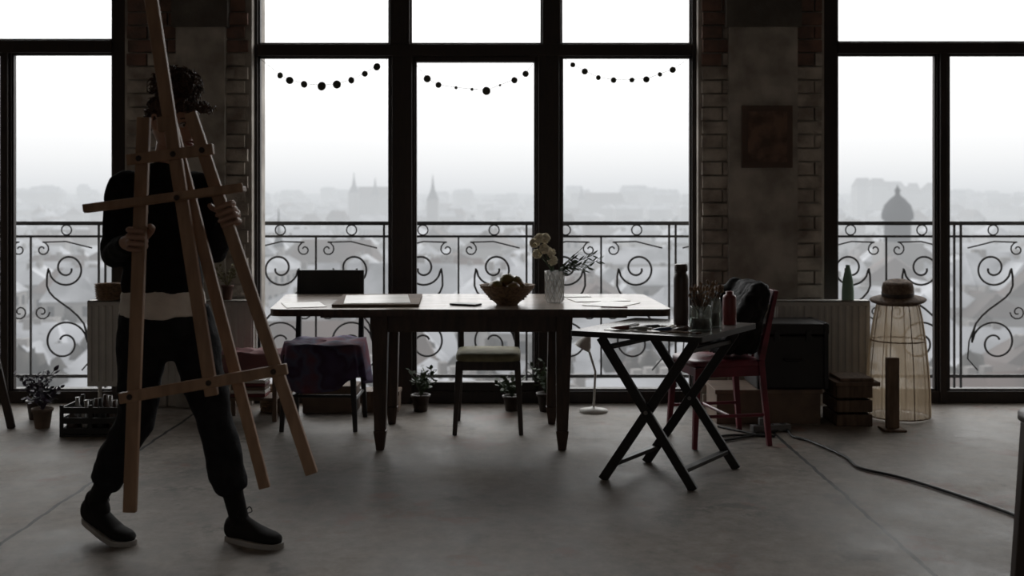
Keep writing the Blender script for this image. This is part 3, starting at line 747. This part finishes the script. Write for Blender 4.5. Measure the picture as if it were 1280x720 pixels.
# crate with bottles
g = G('bottle_crate', (-2.26, 6.12, 0)); b = MB()
b.bx(-2.42, -2.10, 6.0, 6.25, 0, .012)
for z in (.03, .085, .14): b.bx(-2.42, -2.10, 6.0, 6.01, z - .015, z + .018); b.bx(-2.42, -2.10, 6.24, 6.25, z - .015, z + .018); b.bx(-2.42, -2.41, 6.0, 6.25, z - .015, z + .018); b.bx(-2.11, -2.10, 6.0, 6.25, z - .015, z + .018)
for x in (-2.415, -2.26, -2.105):
    for y in (6.005, 6.245): b.bx(x - .01, x + .01, y - .006, y + .006, 0, .17)
b.make('crate', [m_black], g, bevel=.002); b = MB()
for i in range(4):
    for j in range(3):
        h = R.uniform(.13, .20); b.lathe([(.028, 0), (.03, .005), (.03, h * .6), (.012, h * .8), (.012, h), (0, h)], (-2.375 + i * .076, 6.05 + j * .075, .013), (i + j) % 3, 14)
b.make('bottles', [m_bottle, m_metal, m_black], g)
def basket(name, c, r, h, m=m_wick):
    b = MB(); b.lathe([(r * .8, 0), (r * .9, .01), (r, h), (r * 1.04, h + .008), (r * .95, h), (r * .82, .015), (0, .015)], c, 0, 32)
    for i in range(int(h / .014)): z = .01 + i * .014; rr = r * (.905 + .1 * z / h); b.tube([V(c) + V((rr * math.cos(a * math.pi / 16), rr * math.sin(a * math.pi / 16), z)) for a in range(33)], .005, 0, 5)
    return b.make(name, [m])
basket('wicker_basket', (-2.43, 6.77, .667), .085, .09)
basket('wicker_basket', (-1.42, 6.75, 0), .10, .14)
b = MB(); b.bx(-1.25, -.93, 6.68, 6.86, 0, .15); b.bx(-1.256, -.924, 6.674, 6.866, .13, .16); b.make('cardboard_box', [m_card], bevel=.003)
b = MB(); b.bx(-.9, -.68, 6.70, 6.86, 0, .12); b.bx(-.905, -.675, 6.695, 6.865, .10, .125); b.make('cardboard_box', [m_wood], bevel=.003)
g = G('side_shelf', (-1.45, 6.45, 0)); b = MB()
b.bx(-1.66, -1.34, 6.40, 6.62, .36, .385)
for x in (-1.64, -1.36):
    for y in (6.42, 6.60): b.beam((x, y, 0), (x, y, .36), .025, .025, 0)
b.bx(-1.65, -1.35, 6.41, 6.61, .12, .135); b.make('shelf_frame', [m_card], g, bevel=.002)
drape('pink_cloth', (-1.50, 6.51), .17, .12, .392, .09, M('pink_fabric', (.24, .10, .10), (.17, .075, .08), rough=.8), waves=9, amp=.012)
b = MB()
for i in range(5): b.bx(-1.62 + .004 * i, -1.42, 6.44, 6.58, .136 + i * .02, .153 + i * .02, i % 3)
b.make('stack_of_books', [m_redcan, m_paper, m_card], bevel=.002)
pot('dried_flowers', (-1.72, 6.77, .667), .035, .09, 22, .11, .16, M('dry_leaves', (.22, .20, .10), (.14, .12, .07), rough=.8), m_terra, w=.008, seed=21)
b = MB(); b.lathe([(.03, 0), (.035, .06), (.02, .09), (.02, .1), (0, .1)], (-1.9, 6.77, .667), 0, 20); b.make('ceramic_jug', [m_white])

# ---------------------------------------------------------------- easels
def easel(name, o, rt, mat):
    g = G(name, o); o = V(o)
    def T(x, z, y=0.0): return o + rt @ V((x, y, z))
    Y = rt @ V((0, 1, 0))
    def part(nm, p, q, w, d): b = MB(); b.beam(p, q, w, d, 0, Y); b.make(nm, [mat], g, bevel=.003)
    part('leg_1', T(-.086, .9, 0), T(-.365, -.37, 0), .042, .022)
    part('leg_2', T(.086, .9, 0), T(.365, -.37, 0), .042, .022)
    part('mast', T(0, 1.0, -.0), T(0, 0, .0), .042, .024)
    part('rear_leg', T(.0, .85, .03), T(.0, -.36, .40), .04, .022)
    part('lower_crossbar', T(-.315, -.02, -.025), T(.315, -.02, -.025), .036, .024)
    part('tray', T(-.27, .40, -.045), T(.27, .40, -.045), .022, .055)
    return g
g = G('easel', (-1.05, 3.723, .6)); Y0 = 3.723
def P(x, z, y=0): return V((x, Y0 + y, z))
def part(nm, p, q, w, d):
    b = MB(); b.beam(p, q, w, d, 0); b.make(nm, [m_easel], g, bevel=.003)
part('leg_1', P(-1.223, 1.545), P(-1.270, .233), .043, .024)
part('leg_2', P(-1.069, 1.56), P(-.665, .360), .040, .024)
part('mast', P(-1.230, 2.14, 0), P(-.997, .62, 0), .043, .024)
part('rear_leg', P(-1.142, 1.53, .030), P(-.838, .294, .075), .038, .022)
part('upper_crossbar', P(-1.270, 1.402, -.026), P(-.985, 1.438, -.026), .036, .024)
part('tray', P(-1.400, 1.236, -.042), P(-.878, 1.306, -.042), .018, .05)
part('tray_lip', P(-1.400, 1.243, -.070), P(-.878, 1.313, -.070), .026, .010)
part('lower_crossbar', P(-1.295, .615, -.026), P(-.742, .713, -.026), .036, .024)
part('head_block', P(-1.175, 1.52, .0), P(-1.12, 1.527, .0), .05, .026)
b = MB()
for x, z in ((-1.228, 1.407), (-1.02, 1.434), (-1.115, 1.421), (-1.258, .622), (-.785, .705), (-.998, .668), (-1.09, 1.277)):
    yy = -.085 if abs(z - 1.277) < .01 else -.042
    b.tube([P(x, z, -.02), P(x, z, yy)], .005, 0, 8); b.lathe([(.008, 0), (.010, .003), (.007, .007), (0, .008)], P(x, z, yy + .003), 0, 12, rot=Matrix.Rotation(math.pi / 2, 3, 'X'))
b.make('bolts', [m_dwood], g)
easel('easel', (-3.15, 6.2, .37), Matrix.Rotation(.1, 3, 'Z'), m_dwood)

# stool at right edge
g = G('stool', (1.82, 3.62, 0)); b = MB(); c = V((1.82, 3.62, 0))
b.lathe([(.16, .545), (.17, .552), (.17, .572), (.16, .58), (0, .58)], c, 0, 36); b.make('seat', [m_dwood], g)
for i in range(4):
    a = i * math.pi / 2; b = MB(); b.beam(c + V((.145 * math.cos(a), .145 * math.sin(a), .55)), c + V((.19 * math.cos(a), .19 * math.sin(a), 0)), .045, .045, 0, w2=.034, d2=.034); b.make('leg_%d' % (i + 1), [m_dwood], g, bevel=.003)
b = MB()
for i in range(4):
    a = i * math.pi / 2; a2 = a + math.pi / 2; b.tube([c + V((.172 * math.cos(a), .172 * math.sin(a), .22)), c + V((.172 * math.cos(a2), .172 * math.sin(a2), .22))], .01, 0, 8)
b.make('rungs', [m_dwood], g)

# ---------------------------------------------------------------- woman
W = G('woman', (-1.25, 4.1, 0))
la = V((.88, .47, 0)); fa = V((.47, -.88, 0))        # lateral / facing axes of the torso
def sec(x, y, z, hw, hd, l=la, f=fa): return (V((x, y, z)), l * hw, f * hd)
shR = V((-1.400, 4.02, 1.318)); elR = V((-1.430, 4.02, 1.075)); wrR = V((-1.305, 3.79, 1.125))
shL = V((-1.150, 4.155, 1.318)); elL = V((-1.085, 4.08, 1.085)); wrL = V((-.968, 3.81, 1.19))
b = MB()
b.loft([sec(-1.275, 4.095, .93, .142, .112), sec(-1.275, 4.095, .96, .148, .115), sec(-1.275, 4.095, 1.02, .138, .105), sec(-1.278, 4.095, 1.10, .132, .105), sec(-1.28, 4.09, 1.20, .140, .112),
        sec(-1.28, 4.088, 1.27, .146, .106), sec(-1.28, 4.09, 1.33, .135, .085), sec(-1.275, 4.09, 1.365, .098, .068), sec(-1.27, 4.088, 1.395, .064, .060), sec(-1.268, 4.088, 1.41, .058, .056)], 0, 40)
for s, e, w in ((shR, elR, wrR), (shL, elL, wrL)):
    c = V((-1.28, 4.09, 1.31)); b.wtube([c.lerp(s, .55), s, s.lerp(e, .5), e, e.lerp(w, .45), e.lerp(w, .93)], [.052, .054, .049, .045, .040, .034], n=20)
b.make('sweater', [m_sweat], W, mods=(('remesh', .009), ('smooth', 6), ('disp', .020, .10), ('smooth', 1)))
b = MB()
b.loft([sec(-1.275, 4.095, .848, .152, .122), sec(-1.275, 4.095, .853, .156, .126), sec(-1.275, 4.095, .90, .152, .121), sec(-1.275, 4.095, .97, .138, .104)], 0, 48)
b.make('shirt_hem', [m_shirt], W, mods=(('remesh', .008), ('smooth', 2), ('disp', .02, .06)))
hipR = V((-1.335, 4.065, .86)); knR = V((-1.355, 4.05, .50)); anR = V((-1.545, 4.18, .155))
hipL = V((-1.205, 4.13, .86)); knL = V((-1.088, 4.07, .50)); anL = V((-1.020, 4.155, .12))
b = MB()
b.loft([sec(-1.272, 4.097, .90, .132, .105), sec(-1.27, 4.10, .84, .152, .120), sec(-1.27, 4.10, .78, .160, .122), sec(-1.27, 4.10, .72, .145, .10), sec(-1.27, 4.10, .69, .10, .07)], 0, 40)
def trleg(h, k, a, tend):
    e = k.lerp(a, tend)
    pts = [h, h.lerp(k, .35), h.lerp(k, .75), k, k.lerp(a, .4), e]; rr = [.086, .086, .075, .070, .066, .062]
    P2 = cat(pts, 6); r2 = catr(rr, 6); b.tube2(P2, r2, 0, 28)
trleg(hipR, knR, anR, .80); trleg(hipL, knL, anL, .78)
b.make('trousers', [m_trous], W, mods=(('remesh', .009), ('smooth', 5), ('disp', .026, .11), ('smooth', 1)))
b = MB()
for k_, a_ in ((knR, anR), (knL, anL)): b.wtube([k_.lerp(a_, .62), k_.lerp(a_, .85), a_, a_ + V((.01, 0, -.04))], [.046, .038, .036, .036], n=18)
b.make('socks', [m_shoe], W, mods=(('remesh', .006), ('smooth', 2)))
def shoe(nm, heel, fd, pitch):
    f = V((fd[0], fd[1], 0)).normalized(); s = V((-f.y, f.x, 0)); q = math.tan(pitch); L_ = .245; o = V(heel)
    def Z(t): return -q * t * L_ if t < .72 else -q * .72 * L_
    b = MB(); secs = []
    for t, w, h, zc in ((.0, .012, .02, .035), (.02, .026, .036, .046), (.10, .034, .048, .054), (.25, .036, .052, .056), (.4, .036, .044, .048), (.55, .040, .034, .040), (.7, .045, .026, .034), (.85, .042, .022, .030), (.95, .030, .018, .026), (1.0, .010, .008, .02)):
        secs.append((o + f * t * L_ + V((0, 0, zc + Z(t) + .004)), s * w, V((0, 0, h))))
    b.loft(secs, 0, 24); b.wtube([o + f * .05 + V((0, 0, .05)), o + f * .055 + V((0, 0, .095))], [.04, .037])
    b.make(nm + '_upper', [m_shoe], W, mods=(('remesh', .005), ('smooth', 3)))
    b = MB(); rings = []; n = 40
    for zz, gr in ((0, .0), (.004, .002), (.016, .002), (.020, -.001)):
        for k in range(n):
            t = 2 * math.pi * k / n; x = (1 - math.cos(t)) / 2; w = .034 + .016 * max(0, math.sin((x - .25) * 2.2)); y = math.sin(t); y = math.copysign(abs(y) ** .75, y) * (w + gr)
            rings.append(o + f * (x * (L_ + .012) - .006) + s * y + V((0, 0, zz + Z(x))))
    fs = [tuple(reversed(range(n))), tuple(3 * n + k for k in range(n))]
    for i in range(3):
        for k in range(n): fs.append((i * n + k, i * n + (k + 1) % n, (i + 1) * n + (k + 1) % n, (i + 1) * n + k))
    b.add(rings, fs, 0, False); b.make(nm + '_sole', [m_sole], W)
    b = MB()
    for i in range(4):
        t = .34 + i * .075; z = .098 - i * .011 + Z(t); p = o + f * t * L_ + V((0, 0, z)); b.tube(cat([p - s * .022 - V((0, 0, .008)), p + V((0, 0, .003)), p + s * .022 - V((0, 0, .008))], 4), .0028, 0, 6)
    p = o + f * .08 + V((0, 0, .108 + Z(.32)))
    for sg in (-1, 1): b.tube(cat([p, p + s * sg * .03 + V((0, 0, .018)), p + s * sg * .045 - V((0, 0, .004)), p], 5), .0022, 0, 6)
    b.make(nm + '_laces', [m_shoe], W)
shoe('shoe_1', (-1.612, 4.22, .058), (.86, -.42), .32)
shoe('shoe_2', (-1.065, 4.185, 0), (.88, -.42), 0.0)

# head
hf = V((.87, -.49, 0)).normalized(); hs = V((-hf.y, hf.x, 0)); tilt = Matrix.Rotation(.16, 3, hs)   # chin dips slightly
HC = V((-1.230, 4.075, 1.545))
def H(x, y, z): return HC + tilt @ (hf * x + hs * y + V((0, 0, 1)) * z)
b = MB(); nu, nv = 120, 90; vs = []; fs = []
E = math.exp
for i in range(nv + 1):
    ph = math.pi * i / nv
    for k in range(nu):
        t = 2 * math.pi * k / nu; dx = math.sin(ph) * math.cos(t); dy = math.sin(ph) * math.sin(t); dz = -math.cos(ph)
        x, y, z = .092 * dx, .073 * dy, .115 * dz
        if dz < 0:
            q = -dz; y *= 1 - .30 * q * q
            if dx < 0: x *= 1 - .5 * q
            else: x *= 1 + .03 * q
        if dx > 0:
            y2 = y * y
            x += .024 * E(-y2 / .011 ** 2 - ((z + .020) / .014) ** 2) + .013 * E(-y2 / .009 ** 2 - ((z - .004) / .024) ** 2)
            x += .006 * E(-((abs(y) - .009) / .006) ** 2 - ((z + .027) / .008) ** 2)
            x -= .011 * E(-((abs(y) - .030) / .014) ** 2 - ((z - .006) / .012) ** 2)
            x += .004 * E(-((abs(y) - .028) / .02) ** 2 - ((z - .026) / .008) ** 2)
            x += .005 * E(-((abs(y) - .04) / .016) ** 2 - ((z + .022) / .018) ** 2)
            x += .008 * E(-(y / .02) ** 2 - ((z + .050) / .005) ** 2) + .007 * E(-(y / .018) ** 2 - ((z + .062) / .005) ** 2)
            x -= .003 * E(-(y / .022) ** 2 - ((z + .056) / .0025) ** 2)
            x += .008 * E(-(y / .02) ** 2 - ((z + .090) / .016) ** 2)
        vs.append(H(x, y, z))
for i in range(nv):
    for k in range(nu): k2 = (k + 1) % nu; fs.append((i * nu + k, i * nu + k2, (i + 1) * nu + k2, (i + 1) * nu + k))
b.add(vs, fs, 0, True); b.make('head', [m_skin], W)
b = MB()
b.loft([(V((-1.268, 4.09, 1.34)), la * .062, fa * .056), (V((-1.262, 4.09, 1.40)), la * .050, fa * .050), (V((-1.253, 4.088, 1.45)), la * .047, fa * .050), (V((-1.243, 4.085, 1.50)), la * .048, fa * .052)], 0, 28); b.make('neck', [m_skin], W)
b = MB()
for sy in (-1, 1):
    b.ell(H(.070, sy * .030, .006), (.0125, .0125, .0125), 0, 16, 12); b.ell(H(.0795, sy * .030, .006), (.0055, .0055, .0055), 1, 12, 8)
b.make('eyes', [m_eye, m_iris], W)
b = MB()
for sy in (-1, 1):
    b.tube(cat([H(.076, sy * .016, .027), H(.083, sy * .028, .031), H(.074, sy * .045, .027)], 5), .0028, 0, 6)
    b.tube(cat([H(.079, sy * .018, .010), H(.083, sy * .030, .0165), H(.074, sy * .043, .009)], 5), .0018, 0, 6)
b.make('brows_and_lashes', [m_hair], W)
b = MB()
b.tube(cat([H(.084, -.021, -.054), H(.0985, -.006, -.050), H(.0985, .006, -.050), H(.084, .021, -.054)], 5), [.0015] * 5 + [.004] * 6 + [.0015] * 5, 0, 8)
b.tube(cat([H(.083, -.019, -.056), H(.096, 0, -.062), H(.083, .019, -.056)], 6), [.0015] * 3 + [.0045] * 7 + [.0015] * 3, 0, 8)
b.make('mouth', [m_lip], W)
b = MB()
for sy in (-1, 1):
    b.tube(cat([H(-.002, sy * .072, -.025), H(.004, sy * .079, .0), H(-.004, sy * .084, .026), H(-.020, sy * .086, .024), H(-.022, sy * .083, .0), H(-.008, sy * .076, -.026)], 5), .0045, 0, 8)
    b.ell(H(-.010, sy * .075, .0), (.014, .006, .024), 0, 12, 8)
b.make('ears', [m_skin], W)
# hair: scalp cap pulled up + big curly bun
b = MB(); vs = []; fs = []; nu, nv = 60, 40
def scalp(ph, t):
    dx = math.sin(ph) * math.cos(t); dy = math.sin(ph) * math.sin(t); dz = math.cos(ph)
    return H(-.010 + .104 * dx, .085 * dy, .010 + .116 * dz)
for i in range(nv + 1):
    for k in range(nu):
        t = 2 * math.pi * k / nu; lim = 1.15 + .85 * (1 - math.cos(t)) / 2 * 1.0; ph = lim * i / nv
        p = scalp(ph, t); d = (p - HC).normalized(); vs.append(p + d * (.003 * math.sin(t * 23 + ph * 3)))
for i in range(nv):
    for k in range(nu): k2 = (k + 1) % nu; fs.append((i * nu + k, i * nu + k2, (i + 1) * nu + k2, (i + 1) * nu + k))
b.add(vs, fs, 0, True)
BC = H(-.012, 0, .148); b.ell(BC, (.070, .062, .048), 0, 24, 16, jit=.06)
rr = random.Random(3)
def curl(p, d, l, rad, th):
    d = d.normalized(); a = d.orthogonal().normalized(); q = d.cross(a); ph0 = rr.uniform(0, 6.28); tn = rr.uniform(1.2, 2.4); n = 13; pts = []
    for i in range(n):
        t = i / (n - 1); an = ph0 + t * tn * 6.28; pts.append(p + d * l * t + (a * math.cos(an) + q * math.sin(an)) * rad * (.4 + .6 * t) - V((0, 0, .35 * l * t * t)))
    b.tube(pts, [th] * (n - 2) + [th * .7, th * .3], 0, 5)
for i in range(560):
    d = V((rr.gauss(0, 1), rr.gauss(0, 1), rr.gauss(.1, 1))).normalized(); curl(BC + V((d.x * .064, d.y * .056, d.z * .042)), d + V((rr.uniform(-.6, .6), rr.uniform(-.6, .6), rr.uniform(-.3, .5))), rr.uniform(.015, .042), rr.uniform(.005, .012), .0026)
for i in range(380):
    t = rr.uniform(0, 6.28); lim = 1.15 + .85 * (1 - math.cos(t)) / 2; ph = lim * math.sqrt(rr.random()); p = scalp(ph, t); d = (p - HC).normalized()
    curl(p - d * .005, d * .25 + V((rr.uniform(-.4, .4), rr.uniform(-.4, .4), .9)), rr.uniform(.015, .03), rr.uniform(.003, .007), .0026)
for i in range(70):   # loose fringe over the forehead
    p = H(.078 + rr.uniform(-.02, .01), rr.uniform(-.06, .06), .075 + rr.uniform(-.01, .02)); curl(p, hf + V((rr.uniform(-.5, .5), rr.uniform(-.5, .5), .0)), rr.uniform(.03, .055), .009, .0026)
b.make('curly_hair', [m_hair], W)

# hands gripping the two easel legs
def hand(nm, wrist, bar, bdir, side, towr):
    b = MB(); u = V(bdir).normalized(); X = V((side, 0, 0)); X = (X - u * X.dot(u)).normalized(); Yv = V((0, 1, 0)); bar = V(bar)
    def Q(x, y, z): return bar + X * x + Yv * y + u * z
    b.wtube([V(wrist) , V(wrist).lerp(Q(.018, .032, -.006), .55), Q(.020, .032, -.004)], [.025, .027, .026], n=16)
    for z, in ((-.030,), (-.010,), (.011,), (.031,)):
        b.wtube([Q(.0, .040, z * .75), Q(.030, .030, z)], [.0155, .0125], n=12)
    for z, s, r in ((.033, .95, .0088), (.0115, 1.04, .0092), (-.0095, 1.0, .0088), (-.030, .82, .0077)):
        b.wtube([Q(.030, .030, z), Q(.037, .004, z + .001), Q(.030, -.0195, z), Q(.030 - .026 * s, -.0245, z - .002), Q(.030 - .046 * s, -.021, z - .003)], [r * 1.12, r * 1.08, r, r * .95, r * .78], n=12)
    b.wtube([Q(-.002, .045, .010), Q(-.020, .040, .026), Q(-.034, .018, .040), Q(-.034, -.006, .048)], [.0150, .0125, .0108, .0085], n=12)
    b.make(nm, [m_skin], W, mods=(('remesh', .0022), ('smooth', 2)))
hand('hand_1', wrR, (-1.2375, 3.723, 1.137), (.035, 0, 1), -1, 0)
hand('hand_2', wrL, (-.955, 3.723, 1.217), (-.32, 0, .947), 1, 0)

# ---------------------------------------------------------------- world + camera
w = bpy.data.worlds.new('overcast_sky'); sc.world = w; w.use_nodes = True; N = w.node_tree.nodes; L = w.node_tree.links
tc = N.new('ShaderNodeTexCoord'); sp = N.new('ShaderNodeSeparateXYZ'); L.new(tc.outputs['Generated'], sp.inputs[0])
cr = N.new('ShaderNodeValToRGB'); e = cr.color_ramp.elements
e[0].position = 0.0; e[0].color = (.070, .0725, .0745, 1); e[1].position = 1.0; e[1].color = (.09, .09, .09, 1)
for p_, c_ in ((.012, (.080, .082, .084)), (.035, (.094, .095, .0957)), (.07, (.110, .110, .110)), (.13, (.145, .145, .144)), (.20, (.22, .22, .218)), (.26, (.50, .50, .495)), (.55, (.46, .46, .455)), (.70, (.12, .12, .12))):  # band above the frame is boosted, out of view, to light the interior
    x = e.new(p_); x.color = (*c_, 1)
L.new(sp.outputs[2], cr.inputs[0])
# the sky is brightest on the window (+Y) side, dimmer behind the building
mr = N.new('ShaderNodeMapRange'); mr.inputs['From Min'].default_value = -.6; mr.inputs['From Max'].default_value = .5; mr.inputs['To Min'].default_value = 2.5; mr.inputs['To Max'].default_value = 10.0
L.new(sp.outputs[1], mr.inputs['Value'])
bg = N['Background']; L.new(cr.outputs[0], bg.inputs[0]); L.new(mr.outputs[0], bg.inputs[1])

cam = bpy.data.cameras.new('camera'); co = bpy.data.objects.new('camera', cam); sc.collection.objects.link(co)
co.location = (0, 0, 1.27); co.rotation_euler = (math.pi / 2, 0, 0)
cam.sensor_width = 36; cam.lens = 1400 / 1280 * 36; cam.shift_y = -110 / 1280; cam.clip_end = 5000; cam.clip_start = .05
cam.dof.use_dof = True; cam.dof.focus_distance = 5.0; cam.dof.aperture_fstop = 2.8
sc.camera = co
